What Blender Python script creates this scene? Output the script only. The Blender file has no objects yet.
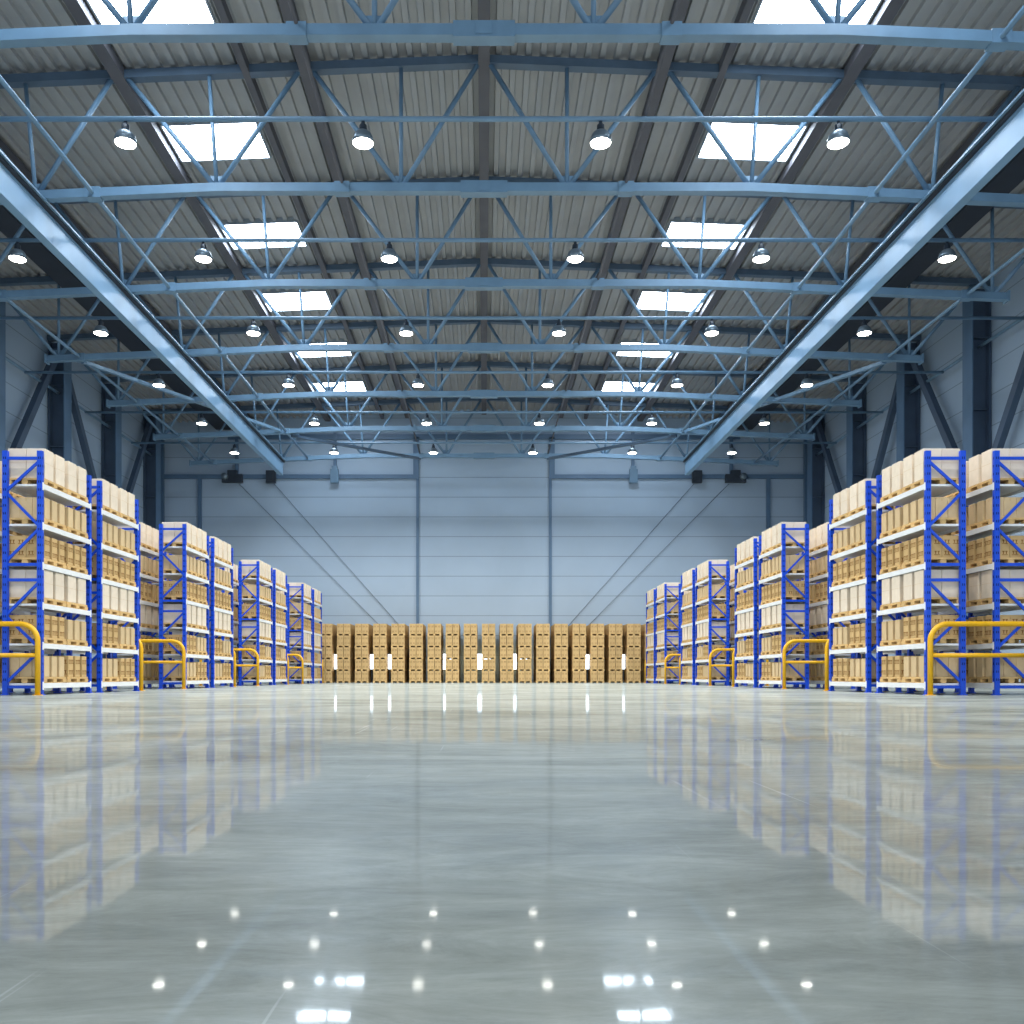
import bpy, bmesh, math, random
from mathutils import Vector, Matrix
random.seed(7)
scene = bpy.context.scene
COL = scene.collection

# ------------------------------------------------------------------ helpers
class MB:
    """collects simple shapes and links them as ONE mesh object"""
    def __init__(s):
        s.v = []; s.f = []; s.m = []; s.sm = []
    def face(s, idx, mi=0, smooth=False):
        s.f.append(idx); s.m.append(mi); s.sm.append(smooth)
    def box(s, x0, x1, y0, y1, z0, z1, mi=0):
        b = len(s.v)
        s.v += [(x0,y0,z0),(x1,y0,z0),(x1,y1,z0),(x0,y1,z0),(x0,y0,z1),(x1,y0,z1),(x1,y1,z1),(x0,y1,z1)]
        for q in ((0,3,2,1),(4,5,6,7),(0,1,5,4),(1,2,6,5),(2,3,7,6),(3,0,4,7)):
            s.face(tuple(b+i for i in q), mi)
        return s
    def poly(s, pts, mi=0):
        b = len(s.v); s.v += [tuple(p) for p in pts]
        s.face(tuple(range(b, b+len(pts))), mi); return s
    def beam(s, p0, p1, w, h, mi=0, up=(0,0,1)):
        p0 = Vector(p0); p1 = Vector(p1); d = (p1-p0).normalized(); u = Vector(up)
        if abs(d.dot(u)) > .99: u = Vector((0,1,0))
        r = d.cross(u).normalized(); u = r.cross(d).normalized()
        b = len(s.v)
        for p in (p0, p1):
            for a, c in ((-1,-1),(1,-1),(1,1),(-1,1)):
                s.v.append(tuple(p + r*a*w/2 + u*c*h/2))
        for q in ((3,2,1,0),(4,5,6,7),(0,1,5,4),(1,2,6,5),(2,3,7,6),(3,0,4,7)):
            s.face(tuple(b+i for i in q), mi)
        return s
    def sweep(s, pts, r, n=10, mi=0):
        pts = [Vector(p) for p in pts]; b0 = len(s.v)
        t = (pts[1]-pts[0]).normalized()
        nrm = t.orthogonal().normalized()
        for i, p in enumerate(pts):
            if i == 0: d = pts[1]-pts[0]
            elif i == len(pts)-1: d = pts[-1]-pts[-2]
            else: d = (pts[i]-pts[i-1]).normalized() + (pts[i+1]-pts[i]).normalized()
            d.normalize()
            q = t.rotation_difference(d); nrm = (q @ nrm).normalized(); t = d
            bi = t.cross(nrm)
            for k in range(n):
                a = 2*math.pi*k/n
                s.v.append(tuple(p + nrm*math.cos(a)*r + bi*math.sin(a)*r))
        for i in range(len(pts)-1):
            for k in range(n):
                a = b0+i*n+k; c = b0+i*n+(k+1)%n
                s.face((a, c, c+n, a+n), mi, True)
        s.face(tuple(b0+k for k in reversed(range(n))), mi)
        e = b0+(len(pts)-1)*n
        s.face(tuple(e+k for k in range(n)), mi)
        return s
    def tube(s, p0, p1, r, n=10, mi=0):
        return s.sweep([p0, p1], r, n, mi)
    def lathe(s, prof, c=(0,0,0), n=24, mi=0):
        b = len(s.v)
        for r, z in prof:
            for k in range(n):
                a = 2*math.pi*k/n
                s.v.append((c[0]+r*math.cos(a), c[1]+r*math.sin(a), c[2]+z))
        for i in range(len(prof)-1):
            for k in range(n):
                a = b+i*n+k; d = b+i*n+(k+1)%n
                s.face((a, d, d+n, a+n), mi, True)
        return s
    def mesh(s, name, mats):
        me = bpy.data.meshes.new(name)
        me.from_pydata(s.v, [], s.f)
        for m in (mats if isinstance(mats, (list, tuple)) else [mats]):
            me.materials.append(m)
        me.polygons.foreach_set('material_index', s.m)
        me.polygons.foreach_set('use_smooth', s.sm)
        me.update()
        return me
    def build(s, name, mats, parent=None, loc=(0,0,0)):
        o = bpy.data.objects.new(name, s.mesh(name, mats))
        COL.objects.link(o); o.location = loc
        if parent: o.parent = parent
        return o

def tag(o, label=None, cat=None, group=None, kind=None):
    if label:
        o['label'] = label
    if cat: o['category'] = cat
    if group: o['group'] = group
    if kind: o['kind'] = kind
    return o

def empty(name, loc=(0,0,0), rz=0):
    o = bpy.data.objects.new(name, None); COL.objects.link(o)
    o.location = loc; o.rotation_euler = (0,0,rz); o.empty_display_size = .2
    return o

def copy_tree(o, parent=None):
    c = o.copy(); COL.objects.link(c)
    if parent: c.parent = parent
    for ch in list(o.children): copy_tree(ch, c)
    return c

def inst(me, name, loc, rz=0):
    o = bpy.data.objects.new(name, me); COL.objects.link(o)
    o.location = loc; o.rotation_euler = (0,0,rz); return o

ORD = ['', 'first','second','third','fourth','fifth','sixth','seventh','eighth','ninth','tenth','eleventh',
       'twelfth','thirteenth','fourteenth','fifteenth','sixteenth','seventeenth','eighteenth','nineteenth','twentieth']
SIDE = {-1: 'left', 1: 'right'}

# ------------------------------------------------------------------ materials
def lin(c):
    return tuple(((x/255)/12.92 if x/255 <= .04045 else ((x/255+.055)/1.055)**2.4) for x in c) + (1,)

def mat(name, rgb, rough=.6, spec=.5, metal=0, noise=.06, nscale=3.0, rnd=0.0, bump=0.0, bscale=40, stretch=None):
    m = bpy.data.materials.new(name); m.use_nodes = True
    nt = m.node_tree; N = nt.nodes; L = nt.links
    b = N['Principled BSDF']
    b.inputs['Roughness'].default_value = rough
    b.inputs['Specular IOR Level'].default_value = spec
    b.inputs['Metallic'].default_value = metal
    tc = N.new('ShaderNodeTexCoord'); mp = N.new('ShaderNodeMapping')
    if stretch: mp.inputs['Scale'].default_value = stretch
    L.new(tc.outputs['Object'], mp.inputs['Vector'])
    nz = N.new('ShaderNodeTexNoise'); nz.inputs['Scale'].default_value = nscale; nz.inputs['Detail'].default_value = 5
    L.new(mp.outputs['Vector'], nz.inputs['Vector'])
    c = lin(rgb)
    rp = N.new('ShaderNodeValToRGB')
    rp.color_ramp.elements[0].position = .3; rp.color_ramp.elements[1].position = .7
    rp.color_ramp.elements[0].color = tuple(x*(1-noise*2) for x in c[:3]) + (1,)
    rp.color_ramp.elements[1].color = tuple(min(1, x*(1+noise)) for x in c[:3]) + (1,)
    L.new(nz.outputs['Fac'], rp.inputs['Fac'])
    out = rp.outputs['Color']
    if rnd:
        oi = N.new('ShaderNodeObjectInfo'); mr = N.new('ShaderNodeMapRange')
        mr.inputs['To Min'].default_value = 1-rnd; mr.inputs['To Max'].default_value = 1+rnd
        L.new(oi.outputs['Random'], mr.inputs['Value'])
        hs = N.new('ShaderNodeHueSaturation'); L.new(mr.outputs['Result'], hs.inputs['Value'])
        L.new(out, hs.inputs['Color']); out = hs.outputs['Color']
    L.new(out, b.inputs['Base Color'])
    if bump:
        n2 = N.new('ShaderNodeTexNoise'); n2.inputs['Scale'].default_value = bscale
        L.new(mp.outputs['Vector'], n2.inputs['Vector'])
        bp = N.new('ShaderNodeBump'); bp.inputs['Strength'].default_value = bump; bp.inputs['Distance'].default_value = .01
        L.new(n2.outputs['Fac'], bp.inputs['Height']); L.new(bp.outputs['Normal'], b.inputs['Normal'])
    return m

def emis(name, rgb, strength):
    m = bpy.data.materials.new(name); m.use_nodes = True
    nt = m.node_tree; N = nt.nodes; L = nt.links
    N.remove(N['Principled BSDF'])
    e = N.new('ShaderNodeEmission'); e.inputs['Color'].default_value = lin(rgb); e.inputs['Strength'].default_value = strength
    L.new(e.outputs['Emission'], N['Material Output'].inputs['Surface'])
    return m

M = {}
M['steel']   = mat('painted_blue_grey_steel', (104,136,162), .38, .5, 0, .08, 1.2)
M['steeld']  = mat('painted_dark_blue_steel', (74,94,114), .45, .5, 0, .08, 1.2)
M['wallsteel'] = mat('wall_frame_steel', (84,112,140), .45, .5, 0, .06, 1.0)
M['column']  = mat('column_steel', (66,84,106), .5, .5, 0, .08, 1.0)
M['purlin']  = mat('purlin_grey', (92,92,98), .6, .3, 0, .06, 1.0)
M['girder']  = mat('girder_dark', (52,58,68), .6, .3, 0, .06, 1.0)
M['deck']    = mat('galvanised_roof_deck', (156,158,160), .55, .4, .1, .05, .6)
M['crane']   = mat('crane_beam_paint', (120,156,186), .4, .5, 0, .06, .8)
M['blue']    = mat('rack_blue_enamel', (0,72,206), .4, .5, 0, .05, 2)
M['bluehole']= mat('rack_punched_hole', (6,24,92), .7, .2, 0, .05, 2)
M['white']   = mat('rack_white_enamel', (226,230,232), .45, .5, 0, .03, 2)
M['yellow']  = mat('safety_yellow', (226,172,4), .4, .5, 0, .05, 2)
M['pale']    = mat('pale_cream_card', (224,211,192), .8, .2, 0, .03, 5, .04)
M['tan']     = mat('tan_card', (206,182,142), .8, .2, 0, .04, 5, .06)
M['brown']   = mat('brown_card', (198,168,118), .8, .2, 0, .04, 5, .06)
M['mark']    = mat('carton_print', (138,98,50), .85, .1, 0, .1, 9)
M['tape']    = mat('carton_tape', (206,176,128), .5, .4, 0, .05, 6)
M['palewood']= mat('pallet_wood', (214,180,124), .8, .2, 0, .12, 6, .08, stretch=(1,6,6))
M['dark']    = mat('dark_housing', (44,54,66), .5, .4, 0, .08, 4)
M['lampshell'] = mat('lamp_shell', (112,128,140), .32, .5, .5, .06, 4)
M['lens']    = emis('lamp_lens', (255,250,238), 22)
M['sky']     = emis('daylit_skylight_sheet', (226,241,255), 26)
M['pane']    = emis('daylit_window_pane', (232,244,255), 7)
M['frame']   = mat('skylight_frame', (150,160,168), .5, .4, 0, .05, 2)
M['cable']   = mat('cable_grey', (122,135,148), .6, .3, 0, .05, 2)

def wall_material(name, rgb, seam, pitch, off):
    m = mat(name, rgb, .5, .35, 0, .03, .25)
    nt = m.node_tree; N = nt.nodes; L = nt.links; b = N['Principled BSDF']
    src = b.inputs['Base Color'].links[0].from_socket
    g = N.new('ShaderNodeNewGeometry'); sx = N.new('ShaderNodeSeparateXYZ'); L.new(g.outputs['Position'], sx.inputs[0])
    def mth(op, a, bb):
        n = N.new('ShaderNodeMath'); n.operation = op
        for i, x in enumerate((a, bb)):
            if isinstance(x, (int, float)): n.inputs[i].default_value = x
            else: L.new(x, n.inputs[i])
        return n.outputs[0]
    fr = mth('FRACT', mth('DIVIDE', mth('SUBTRACT', sx.outputs['Z'], off-20*pitch), pitch), 0)
    line = mth('LESS_THAN', fr, .05/pitch)
    mx = N.new('ShaderNodeMix'); mx.data_type = 'RGBA'
    L.new(line, mx.inputs['Factor']); L.new(src, mx.inputs[6]); mx.inputs[7].default_value = lin(seam)
    L.new(mx.outputs[2], b.inputs['Base Color'])
    return m
M['wall'] = wall_material('wall_sandwich_panels', (158,178,198), (126,140,156), 1.47, .52)

def floor_material():
    m = bpy.data.materials.new('polished_concrete'); m.use_nodes = True
    nt = m.node_tree; N = nt.nodes; L = nt.links; N.remove(N['Principled BSDF'])
    tc = N.new('ShaderNodeTexCoord')
    def noise(scale, detail, rough=.55, dist=0.0, stretch=(1,1,1), rot=0):
        n = N.new('ShaderNodeTexNoise'); n.inputs['Scale'].default_value = scale
        n.inputs['Detail'].default_value = detail; n.inputs['Roughness'].default_value = rough
        n.inputs['Distortion'].default_value = dist
        mp = N.new('ShaderNodeMapping'); mp.inputs['Scale'].default_value = stretch; mp.inputs['Rotation'].default_value = (0,0,rot)
        L.new(tc.outputs['Object'], mp.inputs['Vector']); L.new(mp.outputs['Vector'], n.inputs['Vector']); return n.outputs['Fac']
    def ramp(fac, p0, c0, p1, c1):
        r = N.new('ShaderNodeValToRGB'); e = r.color_ramp.elements
        e[0].position = p0; e[1].position = p1; e[0].color = c0; e[1].color = c1
        L.new(fac, r.inputs['Fac']); return r.outputs['Color']
    def mixc(a, b, fac=1, mode='MULTIPLY'):
        x = N.new('ShaderNodeMix'); x.data_type = 'RGBA'; x.blend_type = mode
        if isinstance(fac, (int, float)): x.inputs['Factor'].default_value = fac
        else: L.new(fac, x.inputs['Factor'])
        L.new(a, x.inputs[6])
        if isinstance(b, tuple): x.inputs[7].default_value = b
        else: L.new(b, x.inputs[7])
        return x.outputs[2]
    g = lambda v: (v,v,v,1)
    big = ramp(noise(.4, 10, .7, 1.0, (.7,1.25,1)), .36, lin(FLOOR_D), .63, lin(FLOOR_L))
    fine = ramp(noise(3.2, 12, .8, 1.2, (.55,1.6,1)), .34, g(.74), .66, g(1.12))
    col = mixc(big, fine)
    # pale trowel and tyre scratches in several directions
    for rot, sc in ((.5,1.1),(-.6,1.0),(1.2,1.2),(.15,.9),(-1.0,1.3)):
        st = noise(sc, 2, .4, .25, (24,.28,1), rot)
        ln = ramp(st, .71, g(0), .72, g(1))
        mk = ramp(noise(.3, 3, .5, 0, (1,1,1), rot*2+1), .53, g(0), .62, g(1))
        col = mixc(col, lin((196,204,204)), mixc(ln, mixc(mk, g(.32))), 'MIX')
    bp = N.new('ShaderNodeBump'); bp.inputs['Strength'].default_value = .035; bp.inputs['Distance'].default_value = .01
    L.new(noise(1.6, 4, .55), bp.inputs['Height'])
    d = N.new('ShaderNodeBsdfDiffuse'); L.new(col, d.inputs['Color'])
    def gloss(r0, r1):
        gl = N.new('ShaderNodeBsdfGlossy'); gl.inputs['Color'].default_value = (.95,.98,1,1)
        rr = N.new('ShaderNodeMapRange'); rr.inputs['From Min'].default_value = .35; rr.inputs['From Max'].default_value = .68
        rr.inputs['To Min'].default_value = r0; rr.inputs['To Max'].default_value = r1
        L.new(noise(.8, 8, .68, .9), rr.inputs['Value']); L.new(rr.outputs['Result'], gl.inputs['Roughness'])
        L.new(bp.outputs['Normal'], gl.inputs['Normal']); return gl.outputs[0]
    mg = N.new('ShaderNodeMixShader'); mg.inputs['Fac'].default_value = .4
    L.new(gloss(.02,.06), mg.inputs[1]); L.new(gloss(.14,.26), mg.inputs[2])
    fr = N.new('ShaderNodeFresnel'); fr.inputs['IOR'].default_value = 1.5
    mn = N.new('ShaderNodeMath'); mn.operation = 'MINIMUM'; mn.inputs[1].default_value = FLOOR_MAX
    L.new(fr.outputs[0], mn.inputs[0])
    wear = N.new('ShaderNodeMapRange'); wear.inputs['From Min'].default_value = .36; wear.inputs['From Max'].default_value = .62
    wear.inputs['To Min'].default_value = 1.08; wear.inputs['To Max'].default_value = .62
    L.new(noise(1.5, 12, .78, 1.1, (.6,1.5,1)), wear.inputs['Value'])
    mw = N.new('ShaderNodeMath'); mw.operation = 'MULTIPLY'
    L.new(mn.outputs[0], mw.inputs[0]); L.new(wear.outputs['Result'], mw.inputs[1])
    ms = N.new('ShaderNodeMixShader'); L.new(mw.outputs[0], ms.inputs['Fac'])
    L.new(d.outputs[0], ms.inputs[1]); L.new(mg.outputs[0], ms.inputs[2])
    L.new(ms.outputs[0], N['Material Output'].inputs['Surface'])
    return m
FLOOR_D = (121,128,123); FLOOR_L = (161,168,163); FLOOR_MAX = .37
M['floor'] = floor_material()

# ------------------------------------------------------------------ dimensions
ZC = .47                     # eye height
W = 24.02                    # half width of hall
F = 900                      # focal length in pixels
K = F/640
YB = 47.6*K                  # back wall
Y0 = -8.0                    # where the modelled hall begins, behind the camera
SP = 4.94*K                  # truss bay
YT = [15.43*K + SP*i for i in range(7)]
SL = .0416                   # roof slope
def zdeck(x): return ZC + 19.78 - SL*abs(x)
def ztop(x):  return ZC + 19.56 - SL*abs(x)       # top chord axis
def zbot(x):                                       # bottom chord axis
    a = abs(x)
    return ZC + 15.5 - (0 if a < 8.5 else .53*(a-8.5)/12.15)

# ------------------------------------------------------------------ setting
tag(MB().box(-W-.3, W+.3, Y0, YB+.3, -.2, 0).build('floor', M['floor']), kind='structure')
tag(MB().box(-W-.3, W+.3, YB, YB+.3, 0, 21).build('wall_back', M['wall']), kind='structure')
for s in (-1, 1):
    tag(MB().box(min(s*W, s*(W+.3)), max(s*W, s*(W+.3)), Y0, YB, 0, 19.4).build('wall_'+SIDE[s], M['wall']), kind='structure')
# corrugated roof
rf = MB(); prof = []; p = .47; n = int(W/p)+1
for k in range(-n, n+1):
    x = k*p
    for dx, dz in ((-.235,.12),(-.11,.12),(-.085,0),(.085,0),(.11,.12)):
        prof.append((x+dx, zdeck(x+dx)+dz))
for (xa, za), (xb, zb) in zip(prof, prof[1:]):
    rf.poly([(xa,Y0,za),(xb,Y0,zb),(xb,YB,zb),(xa,YB,za)])
tag(rf.build('ceiling', M['deck']), kind='structure')
# back wall framing
tn = [0]
def trim(mb, m='wallsteel'):
    tn[0] += 1
    return tag(mb.build('trim_%d' % tn[0], M[m]), kind='structure')
yf = YB
for s in (-1, 1):
    trim(MB().box(s*4.93-.1, s*4.93+.1, yf-.16, yf, 0, 18.2))                      # door post
    x0, x1 = sorted((s*4.83, s*5.25)); trim(MB().box(x0, x1, yf-.2, yf, 15.1, 18.2))
    x0, x1 = sorted((s*5.0, s*23.9)); trim(MB().box(x0, x1, yf-.22, yf, 15.12, 15.42))
    trim(MB().box(s*21.1-.14, s*21.1+.14, yf-.2, yf, 0, 15.12))
    trim(MB().box(s*23.88-.12, s*23.88+.12, yf-.25, yf, 0, 19.2))
    for xx, w_ in ((11.05,.22),(18.35,.22)):
        trim(MB().box(s*xx-w_/2, s*xx+w_/2, yf-.24, yf, 15.42, 19.0))
trim(MB().box(-19, 19, yf-.2, yf, 18.05, 18.4))

# low daylit windows behind the stacked cartons
wx = [-36.5,-1,35.5]
for i, px in enumerate(wx):
    x = px/13.45; hw = .56
    fr = MB()
    z0, z1 = .98, 2.1
    fr.box(x-hw-.06, x-hw, yf-.08, yf, z0-.06, z1+.06).box(x+hw, x+hw+.06, yf-.08, yf, z0-.06, z1+.06)
    fr.box(x-hw, x+hw, yf-.08, yf, z1, z1+.06).box(x-hw, x+hw, yf-.08, yf, z0-.06, z0)
    wo = tag(fr.build('window_%d' % (i+1), M['frame']), kind='structure')
    MB().box(x-hw, x+hw, yf-.05, yf-.02, z0, z1).build('pane', M['pane'], wo)

# ------------------------------------------------------------------ roof trusses
def make_truss():
    r = empty('roof_truss')
    bc = MB()
    pts = [(-20.65), -8.5, 8.5, 20.65]
    for a, b in zip(pts, pts[1:]):
        bc.beam((a,0,zbot(a)), (b,0,zbot(b)), .28, .27)
    bc.build('bottom_chord', M['steel'], r)
    tc = MB()
    for s in (-1, 1):
        tc.beam((0,0,ztop(0)), (s*23.95,0,ztop(23.95)), .3, .26)
    tc.build('top_chord', M['steeld'], r)
    sp = MB().box(-.74,.74,-.17,.17,zbot(0)-.19,zbot(0)+.19).box(-.2,.2,-.2,.2,zbot(0)-.14,zbot(0)+.14)
    sp.build('splice_plate', M['steel'], r)
    for s in (-1, 1):
        for x in (4.5, 12.4, 19.05):
            MB().box(s*x-.24, s*x+.24, -.17, .17, zbot(x)-.17, zbot(x)+.17).build('clamp', M['steel'], r)
        for xb, xt in ((2.64,2.64),(8.5,8.75),(14.26,14.6),(20.1,20.1)):
            MB().tube((s*xb,0,zbot(xb)), (s*xt,0,ztop(xt)), .065).build('vertical', M['steel'], r)
        for xb, xt in ((2.64,.15),(2.64,5.5),(8.5,5.85),(8.5,11.4),(14.26,11.8),(14.26,17.1),(20.1,17.5),(20.1,23.2)):
            MB().tube((s*xb,0,zbot(xb)), (s*xt,0,ztop(xt)), .08).build('diagonal', M['steel'], r)
        for xb in (2.64, 8.5, 14.26, 20.1):
            z = zbot(xb)+.12
            g = MB(); g.beam((s*xb,-.015,z+.14),(s*xb,.015,z+.14), .42, .3); g.build('gusset', M['steel'], r)
        MB().box(*sorted((s*20.62, s*20.7)), -.2, .2, zbot(20.65)-.2, zbot(20.65)+.2).build('end_plate', M['steel'], r)
    return r
tr0 = make_truss()
for i, y in enumerate(YT):
    t = tr0 if i == 0 else copy_tree(tr0)
    t.location = (0, y, 0)
    tag(t, 'blue-grey steel lattice roof truss spanning the hall, %s from the camera' % (ORD[i+1] if i < 6 else 'seventh and last'), 'roof truss', 'roof trusses')

# ------------------------------------------------------------------ purlins
for x, w_, nm in ((0,.36,'along the ridge'),(5.67,.36,None),(7.55,.22,None),(11.6,.4,None),(17.3,.34,None)):
    for s in ((1,) if x == 0 else (-1, 1)):
        o = MB()
        o.beam((s*x, Y0, zdeck(x)-.2), (s*x, YB-.02, zdeck(x)-.2), w_, .34)
        o = o.build('purlin', M['purlin'])
        if x == 0: l = 'dark grey purlin running along the roof ridge above the centre line'
        else:
            l = {5.67:'dark grey roof purlin, nearest one %s of the ridge', 7.55:'narrow dark purlin along the inner edge of the %s skylights',
                 11.6:'dark grey purlin along the outer edge of the %s skylights', 17.3:'dark grey purlin above the %s crane runway beam'}[x] % SIDE[s]
        tag(o, l, 'purlin', 'roof purlins')
for s in (-1, 1):
    x0, x1 = sorted((s*18.75, s*19.85))
    o = MB().box(x0, x1, Y0, YB-.26, ZC+18.25, ZC+18.75).build('eaves_girder', M['girder'])
    tag(o, 'wide dark girder under the roof beyond the %s crane beam' % SIDE[s], 'girder', 'eaves girders')
    DT = {4.5:.14, 12.4:-.02, 19.05:0}
    # longitudinal tie tubes on the bottom chords
    for x, l in ((4.5,'thin steel tie tube along truss undersides, nearest %s of centre'),(12.4,'thin steel tie tube beside the inner face of the %s crane beam'),
                 (19.05,'thin steel tie tube along truss ends near the %s wall')):
        o = MB().tube((s*x, 11.5, zbot(x)+DT[x]), (s*x, 45.3*K, zbot(x)+DT[x]), .05 if x == 4.5 else .07).build('tie_tube', M['purlin' if x == 4.5 else 'steel'])
        tag(o, l % SIDE[s], 'tie tube', 'longitudinal tie tubes')
    # wind bracing in the far bays
    a = (s*19.0, YT[3]+.1, zbot(19)-.16); b = (s*12.7, YT[5], zbot(12.4)+.02); c = (s*4.5, YT[6], zbot(4.5)-.2)
    tag(MB().beam(a, b, .2, .16).build('wind_brace', M['steel']), 'sloping pale brace under far trusses outside the %s crane beam' % SIDE[s], 'brace', 'roof wind braces')
    b = (s*12.1, YT[5]+.25, zbot(12.4)-.2)
    tag(MB().beam(b, c, .2, .16).build('wind_brace', M['steeld']), 'dark sloping brace between last two trusses, %s of centre' % SIDE[s], 'brace', 'roof wind braces')
    # crane runway beam
    X = 14.05
    r = empty('crane_runway_beam', (0,0,0))
    tag(r, 'long blue-grey crane runway beam hung under the trusses on the %s' % SIDE[s], 'crane beam', 'crane runway beams')
    zb_ = ZC + X*1.0
    b0, b1 = sorted((s*X, s*(X+.30)))
    g = MB()
    g.box(b0, b1, -2, 44.8*K, zb_, zb_+.06)                       # bottom flange
    x0, x1 = sorted((s*(X+.02), s*(X+.12))); g.box(x0, x1, -2, 44.8*K, zb_+.06, zb_+.86)
    g.box(b0, b1, -2, 44.8*K, zb_+.80, zb_+.88)
    for y in YT:
        x0, x1 = sorted((s*(X+.08), s*(X+.24))); g.box(x0, x1, y-.1, y+.1, zb_+.88, zbot(X)-.1)
    g.build('girder', M['crane'], r)
    x0, x1 = sorted((s*(X-.12), s*(X+.02)))
    MB().box(x0, x1, -2, 44.8*K, zb_+.90, zb_+.97).build('conductor_rail', M['girder'], r)
    x0, x1 = sorted((s*(X-.2), s*(X-.1)))
    MB().box(x0, x1, -2, 44.8*K, zb_+.97, zb_+1.03).build('conductor_rail', M['steel'], r)

# ------------------------------------------------------------------ skylights
for s in (-1, 1):
    for k in (0,1,2,3,4,5,-1):  # the negative step is an unseen skylight added to brighten the near floor
        ya = (17.45 + 4.92*k)*K; yb = ya + 1.56*K
        xa, xb = 7.98, 11.3
        r = empty('skylight', (s*(xa+xb)/2, (ya+yb)/2, zdeck(9.65)-.05)); cx, cy, cz = r.location
        P = lambda x, y, dz: (s*x-cx, y-cy, zdeck(x)+dz-cz)
        f = MB()
        t = .06
        for p0, p1 in (((xa,ya),(xb,ya)),((xa,yb),(xb,yb)),((xa,ya),(xa,yb)),((xb,ya),(xb,yb))):
            f.beam(P(p0[0],p0[1],.05), P(p1[0],p1[1],.05), t, .28)
        f.build('skylight_frame', M['frame'], r)
        q = [P(xa,ya,-.06), P(xb,ya,-.06), P(xb,yb,-.06), P(xa,yb,-.06)]
        if s > 0: q = q[::-1]
        MB().poly(q).build('skylight_pane', M['sky'], r)
        tag(r, ('bright white skylight in the %s roof slope, %s from the camera' % (SIDE[s], ORD[k+1])) if k >= 0 else 'added unseen skylight in the %s roof slope lighting the near floor' % SIDE[s], 'skylight', 'roof skylights')

# ------------------------------------------------------------------ pendant lamps on cross rails
def make_lamp():
    r = empty('pendant_lamp')
    MB().lathe([(0,.0),(.05,0),(.05,-.08),(.1,-.1),(.11,-.24),(.13,-.3)], n=20).build('lamp_neck', M['dark'], r)
    MB().lathe([(.13,-.28),(.2,-.31),(.255,-.38),(.29,-.49),(.3,-.6),(.285,-.6),(.25,-.44),(.1,-.32)], n=28).build('lamp_shade', M['lampshell'], r)
    MB().lathe([(.284,-.585),(.27,-.61),(.2,-.63),(.1,-.64),(.001,-.642)], n=28).build('lamp_lens', M['lens'], r)
    ld = bpy.data.lights.new('lamp_glow', 'SPOT'); ld.energy = LAMP_W; ld.color = (1.0,.95,.88)
    ld.spot_size = math.radians(140); ld.spot_blend = 1.0; ld.shadow_soft_size = .15
    lo = bpy.data.objects.new('lamp_glow', ld); COL.objects.link(lo); lo.parent = r; lo.location = (0,0,-.85)
    return r
LAMP_W = 2050
lp0 = None
ZP = ZC + 15.47
for k in (0,1,2,3,4,5,-1,-2):  # negative rows are unseen lamps added for fill from the camera side
    y = 17.78*K + SP*k
    rail = MB().tube((-23.4,y,ZP),(23.4,y,ZP), .07).build('lamp_rail', M['steel'])
    row = ORD[k+1] + ' row from the camera' if k >= 0 else ('added unseen row overhead' if k == -1 else 'added unseen row nearest the viewpoint')
    tag(rail, 'thin cross rail carrying the lamps of the %s' % row, 'rail', 'lamp rails')
    xs = [-9.96,-3.36,3.24,9.84] if k <= 0 else [-16.56,-9.96,-3.36,3.24,9.84,16.44]
    for i, x in enumerate(xs):
        if lp0 is None: lp0 = make_lamp(); o = lp0
        else: o = copy_tree(lp0)
        o.location = (x, y, ZP-.073)
        tag(o, 'bell-shaped lit lamp, %s from the left in the %s' % (ORD[i+1], row), 'lamp', 'hanging hall lamps')

# ------------------------------------------------------------------ side columns and wall bracing
def make_column(s):
    r = empty('steel_column')
    def bx(xa, xb, ya, yb, za, zb): 
        x0, x1 = sorted((s*xa, s*xb)); return MB().box(x0, x1, ya, yb, za, zb)
    H = ztop(23.5)-.13
    bx(23.07,23.13,0,.86,0,H).build('inner_flange', M['wallsteel'], r)  # lit aisle face and shaded web are put into the column's colours
    w = bx(23.13,23.92,.38,.48,0,H)
    for z in (4.5, 9, 13.1, 16.5):
        x0, x1 = sorted((s*23.13, s*23.92)); w.box(x0, x1, .1, .4, z, z+.04)
    w.build('web', M['column'], r)
    bx(23.92,23.98,0,.86,0,H).build('outer_flange', M['column'], r)
    return r
YC = [25.31*K - SP] + [25.31*K + SP*k for k in range(5)]      # columns stand at the truss lines
for s in (-1, 1):
    c0 = None
    for k, y in enumerate(YC):
        c = make_column(s) if c0 is None else copy_tree(c0)
        if c0 is None: c0 = c
        c.location = (0, y, 0)
        tag(c, 'tall dark blue steel column against the %s wall, %s from the camera' % (SIDE[s], ORD[k+1]), 'column', 'wall columns')
    zt = ZC + 15.3
    # knee braces: V meeting at the foot of every second column
    tops = {1:1, 3:1, 5:1}
    for k in range(5):
        ya, yb = YC[k]+.5, YC[k+1]+.1
        za, zb_ = (ZC+17.9, ZC+8.3) if k % 2 == 1 else (ZC+8.3, ZC+17.9)
        o = MB().beam((s*23.5, ya, za), (s*23.5, yb, zb_), .3, .4).build('wall_brace', M['column'])
        tag(o, 'sloping steel wall brace on the %s wall, in the %s bay between columns from camera' % (SIDE[s], ORD[k+1]), 'brace', 'wall braces')
        o = MB().tube((s*23.55, YC[k]+.4, ZC+15.65), (s*23.55, YC[k+1]+.3, ZC+15.65), .08).build('wall_strut', M['steel'])
        tag(o, 'thin horizontal strut high on the %s wall, in the %s column bay from camera' % (SIDE[s], ORD[k+1]), 'strut', 'wall struts')

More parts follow.
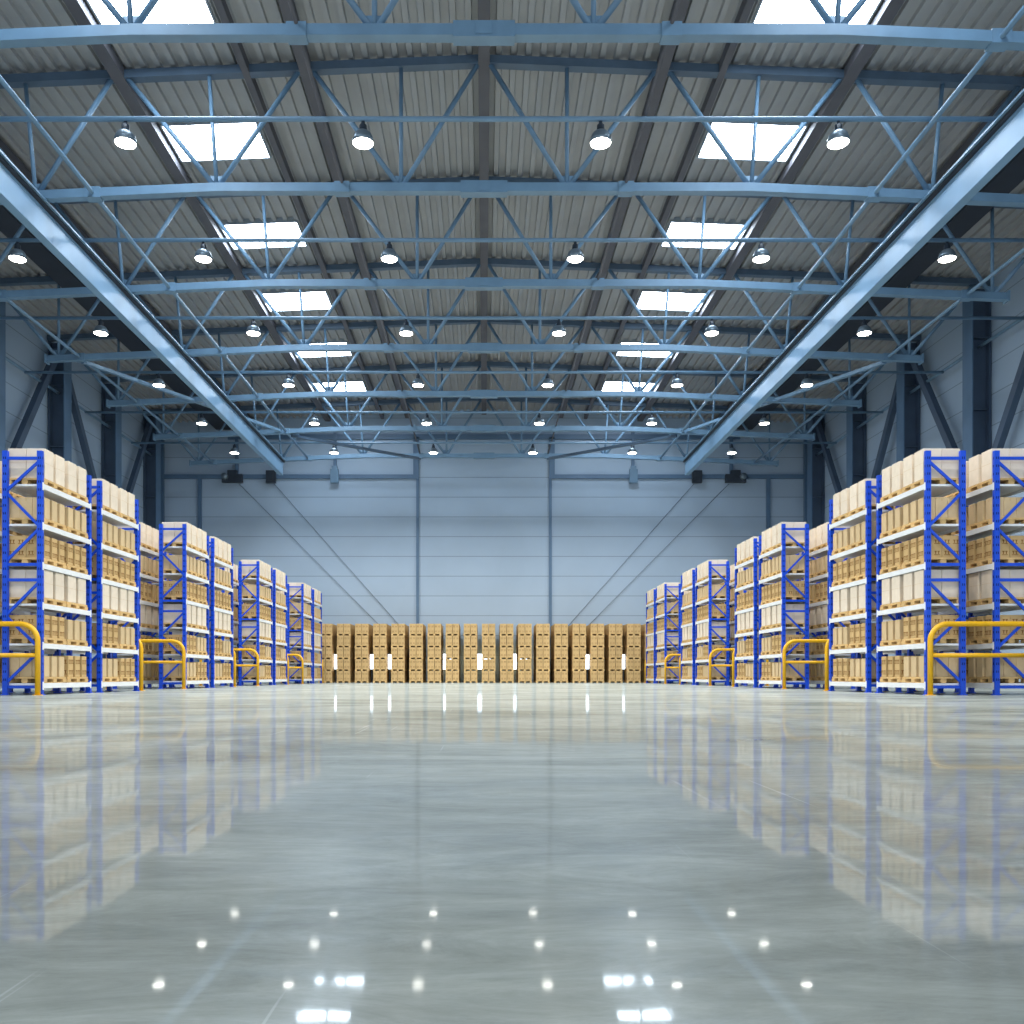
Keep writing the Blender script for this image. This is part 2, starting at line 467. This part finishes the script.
# fittings on the back wall beam
for s in (-1, 1):
    r = empty('floodlight', (s*18.6, YB-.22, 15.27))
    MB().box(-.75,.75,-.35,0,-.5,.1).box(-.35,.35,-.3,0,.1,.4).build('housing', M['dark'], r)
    MB().lathe([(.001,.3),(.22,.3),(.24,.2),(.24,-.05)], n=18).build('spot', M['lampshell'], r)
    for ch in r.children:
        if ch.name.startswith('spot'):
            ch.rotation_euler = (math.pi/2,0,0); ch.location = (s*.5,-.35,-.1)
    tag(r, 'dark floodlight box on the %s part of the back wall beam' % SIDE[s], 'floodlight', 'wall floodlights')
    o = MB().box(s*15.75-.35, s*15.75+.35, YB-.55, YB-.22, 14.75, 15.65).box(s*15.75-.2, s*15.75+.2, YB-.6, YB-.55, 14.9, 15.5).build('wall_mounted_box', M['dark'])
    tag(o, 'dark box at the far end of the %s crane beam' % SIDE[s], 'junction box', 'wall boxes')
    o = MB().box(s*11.05-.3, s*11.05+.3, YB-.5, YB-.22, 14.75, 15.75).box(s*11.05-.2, s*11.05+.2, YB-.45, YB-.22, 15.75, 16.0).build('mounting_bracket', M['steel'])
    tag(o, 'blue-grey bracket at the foot of the %s hanging wall post' % SIDE[s], 'bracket', 'wall brackets')
    for x, l in ((18.2,'thin slanting cable running down back wall from the %s floodlight'),(15.6,'thin slanting cable running down back wall from the %s dark box')):
        x2 = x - 10.3*(138/139 if x > 17 else 123/139)
        o = MB().tube((s*x, YB-.1, 14.75), (s*(x-(x-x2)*1.2), YB-.1, 14.75-10.3*1.2), .022, 6).build('hanging_cable', M['cable'])
        tag(o, l % SIDE[s], 'cable', 'wall cables')

# ------------------------------------------------------------------ pallet racks
XA = 10.88; FD = .98; BAY = 2.0*K; GAP = .43*K; UW = .125
XB = 12.57
GS = [(15.75 + 7.6*g)*K for g in range(4)]
SHZ = [.17 + .985*k for k in range(6)]      # underside of each shelf beam
BH = .125
def shelf_top(k): return SHZ[k]+BH
def make_rack(s):
    r = empty('pallet_rack')
    H = 6.02
    for xa in (0, FD-UW):
        for ya in (0, BAY-.1):
            u = MB()
            x0, x1 = sorted((s*xa, s*(xa+UW)))
            u.box(x0, x1, ya, ya+.1, 0, H)
            u.box(x0-.03, x1+.03, ya-.02, ya+.12, 0, .02)
            # punched holes
            for i in range(29):
                z = .35+.195*i
                for cx in (x0+.04, x1-.04):
                    u.poly([(cx-.011,ya-.002,z),(cx+.011,ya-.002,z),(cx+.011,ya-.002,z+.06),(cx-.011,ya-.002,z+.06)], 1)
                xx = s*xa - s*.002 if xa == 0 else s*(xa+UW)+s*.002
                q = [(xx,ya+.035,z),(xx,ya+.065,z),(xx,ya+.065,z+.06),(xx,ya+.035,z+.06)]
                u.poly(q, 1)
            u.build('upright', [M['blue'], M['bluehole']], r)
    A, B = s*(UW*.6), s*(FD-UW*.6)
    for ya in (.05, BAY-.05):
        for z in (5.84, 3.22, 2.84, .2):
            MB().beam((A,ya,z),(B,ya,z), .05, .075).build('horizontal_brace', M['blue'], r)
        for (p, q) in ((5.78,5.03),(4.15,5.0),(4.12,3.3),(2.8,1.97),(1.15,1.94),(1.1,.3)):
            MB().beam((A,ya,p),(B,ya,q), .045, .065).build('diagonal_brace', M['blue'], r)
    for z in SHZ:
        x0, x1 = sorted((s*.05, s*(FD-.05)))
        sh = MB().box(x0, x1, .1, BAY-.1, z+.07, z+BH-.004).build('shelf_deck', M['white'], r)
        for xa in (0, FD-.05):
            x0, x1 = sorted((s*xa, s*(xa+.05)))
            bb = MB().box(x0, x1, .1, BAY-.1, z, z+BH)
            o0, o1 = sorted((s*(xa-.004 if xa == 0 else xa+.05), s*(xa if xa == 0 else xa+.054)))
            bb.box(o0, o1, .03, .1, z-.04, z+BH+.03).box(o0, o1, BAY-.1, BAY-.03, z-.04, z+BH+.03)
            bb.build('shelf_beam', M['white'], sh)
    return r

# pallets and cartons (meshes shared by every copy)
PW, PD, PH = .93, 1.2, .15
def pallet_mesh():
    m = MB()
    w, d = PW/2, PD/2
    m.box(-w, w, -d, d, PH-.045, PH)
    for i in (-1, 0, 1):
        xx = i*(w-.06)
        m.box(xx-.06, xx+.06, -d, d, 0, .018)
        m.box(xx-.055, xx+.055, -d+.003, d-.003, PH-.055, PH-.045)
        for j in (-1, 0, 1):
            yy = j*(d-.09)
            m.box(xx-.075, xx+.075, yy-.09, yy+.09, .018, PH-.055)
    # front and rear bottom boards
    return m.mesh('wooden_pallet', M['palewood'])
PM = pallet_mesh()

def carton_mesh(name, w, d, h, m, kind):
    b = MB(); e = .004
    w -= .008; d -= .008
    bm = bmesh.new(); bmesh.ops.create_cube(bm, size=1)
    for v in bm.verts: v.co = Vector((v.co.x*w, v.co.y*d, (v.co.z+.5)*h))
    bmesh.ops.bevel(bm, geom=list(bm.edges), offset=.008, segments=1, affect='EDGES', profile=.5)
    bm.verts.index_update()
    b.v = [tuple(v.co) for v in bm.verts]
    for f in bm.faces: b.face(tuple(v.index for v in f.verts), 0)
    bm.free()
    def onface(face, u0, u1, z0, z1, mi):
        if face == 'f': q = [(u0,-d/2-.0015,z0),(u1,-d/2-.0015,z0),(u1,-d/2-.0015,z1),(u0,-d/2-.0015,z1)]
        if face == 'b': q = [(u1,d/2+.0015,z0),(u0,d/2+.0015,z0),(u0,d/2+.0015,z1),(u1,d/2+.0015,z1)]
        if face == 'l': q = [(-w/2-.0015,u1,z0),(-w/2-.0015,u0,z0),(-w/2-.0015,u0,z1),(-w/2-.0015,u1,z1)]
        if face == 'r': q = [(w/2+.0015,u0,z0),(w/2+.0015,u1,z0),(w/2+.0015,u1,z1),(w/2+.0015,u0,z1)]
        b.poly(q, mi)
    for face in 'fblr':
        fw = w if face in 'fb' else d
        if kind == 'brown':
            for zc in (.74*h, .24*h):
                a = min(.075, fw*.22)
                for c in (-fw*.24, fw*.24):
                    # boxed symbol: an arrow pair over a bar
                    for du in (-a*.5, a*.5):
                        onface(face, c+du-.012, c+du+.012, zc-.04, zc+.035, 1)
                        onface(face, c+du-.028, c+du+.028, zc+.02, zc+.04, 1)
                    onface(face, c-a, c+a, zc-.065, zc-.05, 1)
        elif kind == 'pale':
            onface(face, -fw/2+.01, fw/2-.01, h*.52, h*.52+.006, 2)
        else:
            onface(face, -.02, .02, h*.82, h-.01, 2)
    return b.mesh(name, [M[m], M['mark'], M['tape']])
HT = {'pale':.695, 'tan':.52, 'brown':.555}
HT['paletop'] = .745
CM = {'paletop': carton_mesh('cream_carton', PW/2, PD/2-.13, HT['paletop'], 'pale', 'pale'), 'pale': carton_mesh('cream_carton', PW/2, PD/2-.13, HT['pale'], 'pale', 'pale'),
      'tan': carton_mesh('tan_carton', PW/3, PD/3-.12, HT['tan'], 'tan', 'tan'),
      'brown': carton_mesh('printed_carton', PW/2, PD/3-.12, HT['brown'], 'brown', 'brown')}
NL = {'pale':2, 'tan':3, 'brown':2}      # across (lateral)
ND = {'pale':2, 'tan':3, 'brown':3}      # along the aisle
TONE = {'pale':'pale cream carton', 'tan':'plain tan carton', 'brown':'printed brown carton'}
GRP = {'pale':'pale cartons on rack shelves', 'tan':'tan cartons on rack shelves', 'brown':'printed cartons on rack shelves'}
# what stands on (near half, far half) of shelves, bottom to top
LOADS = [('tan','brown'),('brown','tan'),('pale','pale'),('brown','brown'),('tan','tan'),('pale','pale')]

REST = {'pale': MB(), 'tan': MB(), 'brown': MB(), 'pallet': MB(), 'stack': MB()}
def rest_box(key, cx, cy, z, w, d, h):
    REST[key].box(cx-w/2, cx+w/2, cy-d/2, cy+d/2, z, z+h)
def rest_pallet(key, cx, cy, z, w, d, h):
    REST[key].box(cx-w/2, cx+w/2, cy-d/2, cy+d/2, z+h-.04, z+h)
    for i in (-1, 0, 1):
        for j in (-1, 0, 1):
            xx = cx+i*(w/2-.075); yy = cy+j*(d/2-.09)
            REST[key].box(xx-.075, xx+.075, yy-.09, yy+.09, z, z+h-.04)
protos = {}
def place_rack(s, X, y, label):
    if s not in protos: protos[s] = make_rack(s); r = protos[s]
    else: r = copy_tree(protos[s])
    r.location = (s*X, y, 0)
    return tag(r, label, 'pallet rack')

def load_rack(s, X, y, name, halves, endcol):
    for k, (na, fa) in enumerate(LOADS):
        cnt = 0
        for h, kind in enumerate((na, fa)):
            single = h in halves
            py = y + .115 + PD/2 + .01 + h*(PD+.09)
            jx = random.uniform(-.008,.008); jy = random.uniform(-.006,.006)
            cx = s*(X + .025 + PW/2) + jx; z = shelf_top(k)+.003
            if single:
                p = inst(PM, 'wooden_pallet', (cx, py+jy, z))
                tag(p, 'wooden pallet under cartons, %s half of the %s shelf up, %s' % (('near','far')[h], ORD[k+1], name), 'pallet', 'pallets on rack shelves')
            else:
                rest_pallet('pallet', cx, py+jy, z, PW, PD, PH)
            nl, nd = NL[kind], ND[kind]
            me = CM['paletop' if k == 5 else kind]; ht = HT['paletop' if k == 5 else kind]
            for j in range(nd):
                cnt += 1
                for i in range(nl):
                    ox = s*(-PW/2 + PW/nl*(i+.5)); oy = -PD/2 + PD/nd*(j+.5)
                    if not single or (i > 0 and not (endcol and h == 0 and j == 0)):
                        rest_box(kind, cx+ox, py+jy+oy, z+PH+.004, PW/nl-.012, PD/nd-.12, ht-.006); continue
                    c = inst(me, me.name.split('.')[0], (cx+ox, py+jy+oy, z+PH), 0)
                    pos = '%s from near end' % ORD[cnt] if i == 0 else 'near end, %s inward' % ORD[i+1]
                    if i == 0 and cnt == 1: pos = 'near aisle corner'
                    tag(c, '%s on %s shelf up of %s, %s' % (TONE[kind], ORD[k+1], name, pos), 'carton', GRP[kind])

for s in (-1, 1):
    idx = 0
    for g, y in enumerate(GS):
        for b in (0, 1):
            idx += 1; yy = y + b*(BAY+GAP)
            r = place_rack(s, XA, yy, 'blue and white loaded pallet rack along the %s aisle, %s from the camera' % (SIDE[s], ORD[idx]))
            r['group'] = 'pallet racks along the aisle'
            load_rack(s, XA, yy, '%s %s rack' % (ORD[idx], SIDE[s]), (0, 1), b == 0)
        r = place_rack(s, XB, y, 'blue and white pallet rack, rear line behind the %s aisle, %s from camera' % (SIDE[s], ORD[g+1]))
        r['group'] = 'pallet racks in the rear line'
        r2 = place_rack(s, XB, y+BAY+GAP, 'blue and white pallet rack, rear line behind the %s aisle, %s from camera, far half' % (SIDE[s], ORD[g+1]))
        r2['group'] = 'pallet racks in the rear line'
        load_rack(s, XB, y+BAY+GAP, '', (), False)
        load_rack(s, XB, y, '%s %s rear rack' % (ORD[g+1], SIDE[s]), (0,) if (g or s < 0) else (0, 1), g == 0 and s > 0)

# ------------------------------------------------------------------ yellow barriers at the ends of each rack block
def make_barrier(s):
    r = empty('safety_barrier')
    R = .065; L = 2.75; H = 1.74; rc = .42
    pts = [(0,0,0),(0,0,H-rc)]
    for i in range(1, 9):
        a = math.pi/2*i/8; pts.append((s*(rc-rc*math.cos(a)),0,H-rc+rc*math.sin(a)))
    for i in range(0, 9):
        a = math.pi/2*i/8; pts.append((s*(L-rc+rc*math.sin(a)),0,H-rc+rc*math.cos(a)))
    pts.append((s*L,0,0))
    MB().sweep(pts, R, 14).build('hoop', M['yellow'], r)
    MB().tube((s*.03,0,.975),(s*(L-.03),0,.975), .055, 12).build('mid_rail', M['yellow'], r)
    for x in (0, L):
        MB().box(s*x-.09, s*x+.09, -.09, .09, 0, .015).build('base_plate', M['yellow'], r)
    return r
bp = {}
for s in (-1, 1):
    for g, y in enumerate(GS):
        for e in (0, 1):
            yy = y-.2 if e == 0 else y+2*BAY+GAP+.2
            if s not in bp: bp[s] = make_barrier(s); o = bp[s]
            else: o = copy_tree(bp[s])
            o.location = (s*10.885, yy, 0)
            tag(o, 'yellow tubular guard rail at the %s end of the %s %s rack block from camera' % (('near','far')[e], ORD[g+1], SIDE[s]), 'guard rail', 'yellow guard rails')

# ------------------------------------------------------------------ carton stacks before the back wall
YS = 44.62*K; LV = .823; SW = .955
sm = carton_mesh('stacked_carton', SW/2-.02, 1.2, LV-.13, 'brown', 'brown')
def stack_pallet():
    m = MB(); w = SW/2; d = .6
    m.box(-w, w, -d, d, .105, .13)
    for i in (-1, 0, 1):
        xx = i*(w-.065)
        m.box(xx-.065, xx+.065, -d, d, 0, .105)
    return m.mesh('wooden_pallet', M['palewood'])
spm = stack_pallet()
for k in range(19):
    cx = (325.3 + 18.15*k - 484)/F*YS
    for t in range(5):
        jx = random.uniform(-.012,.012); jy = random.uniform(-.01,.01)
        p = inst(spm, 'wooden_pallet', (cx+jx, YS+.6+jy, t*LV))
        tag(p, 'wooden pallet under the %s tier of the %s stack from left at the back wall' % (ORD[t+1], ORD[k+1]), 'pallet', 'pallets in the back wall stacks')
        for i in (0, 1):
            c = inst(sm, 'stacked_carton', (cx+jx+(i-.5)*SW/2, YS+.6+jy, t*LV+.13))
            tag(c, 'printed brown carton, %s tier up, %s half of %s stack from left at back wall' % (ORD[t+1], ('left','right')[i], ORD[k+1]), 'carton', 'cartons stacked at the back wall')

for n_, gx in enumerate((0, 2, 3, 14, 16)):
    x = (325.3 + 18.15*(gx+.5) - 484)/F*YS
    r = empty('strip_light', (x, YS+.7, 0))
    MB().box(-.1,.1,-.1,.1,0,.03).box(-.03,.03,-.03,.03,.03,.98).build('stand', M['dark'], r)
    MB().box(-.118,.118,-.03,.05,.95,2.0).build('housing', M['frame'], r)
    MB().box(-.11,.11,-.04,-.03,.97,1.98).build('diffuser', M['pane'], r)
    tag(r, 'bright upright strip light in the gap right of the %s stack from left, back wall' % ORD[gx+1], 'light', 'lights between the stacks')
# deeper rows of the same stacks, and the cartons and pallets hidden inside the shelves
for k in range(19):
    cx = (325.3 + 18.15*k - 484)/F*YS
    for row in (1, 2):
        for t in range(5):
            yy = YS+.6+row*1.23
            rest_pallet('stack', cx, yy, t*LV, SW, 1.2, .13)
            for i in (0, 1): rest_box('stack', cx+(i-.5)*SW/2, yy, t*LV+.132, SW/2-.02, 1.19, LV-.136)
for key, nm, m, l in (('pale','cream_cartons','pale','cream cartons packed in the inner and rear rows of the shelves'),
                      ('tan','tan_cartons','tan','tan cartons packed in the inner and rear rows of the shelves'),
                      ('brown','printed_cartons','brown','brown cartons packed in the inner and rear rows of the shelves'),
                      ('pallet','wooden_pallets','palewood','wooden pallets under the cartons of the rear rack line'),
                      ('stack','stacked_cartons','brown','brown cartons in the deeper rows of the back wall stacks')):
    tag(REST[key].build(nm, M[m]), l, 'pallet' if key == 'pallet' else 'carton', kind='stuff')

# ------------------------------------------------------------------ world, camera
w = bpy.data.worlds.new('world'); scene.world = w; w.use_nodes = True
bg = w.node_tree.nodes['Background']
bg.inputs['Color'].default_value = (.80,.90,1.0,1); bg.inputs['Strength'].default_value = 1.9

cam = bpy.data.cameras.new('camera'); co = bpy.data.objects.new('camera', cam); COL.objects.link(co)
co.location = (0,0,ZC); co.rotation_euler = (math.pi/2,0,0)
cam.sensor_width = 36; cam.sensor_fit = 'HORIZONTAL'; cam.lens = 36*F/1024
cam.shift_x = (512-484)/1024; cam.shift_y = (676-512)/1024
cam.clip_start = .05; cam.clip_end = 300
scene.camera = co
scene.view_settings.view_transform = 'Standard'
scene.view_settings.look = 'None'
scene.view_settings.exposure = 0
scene.cycles.use_denoising = True
scene.cycles.max_bounces = 8
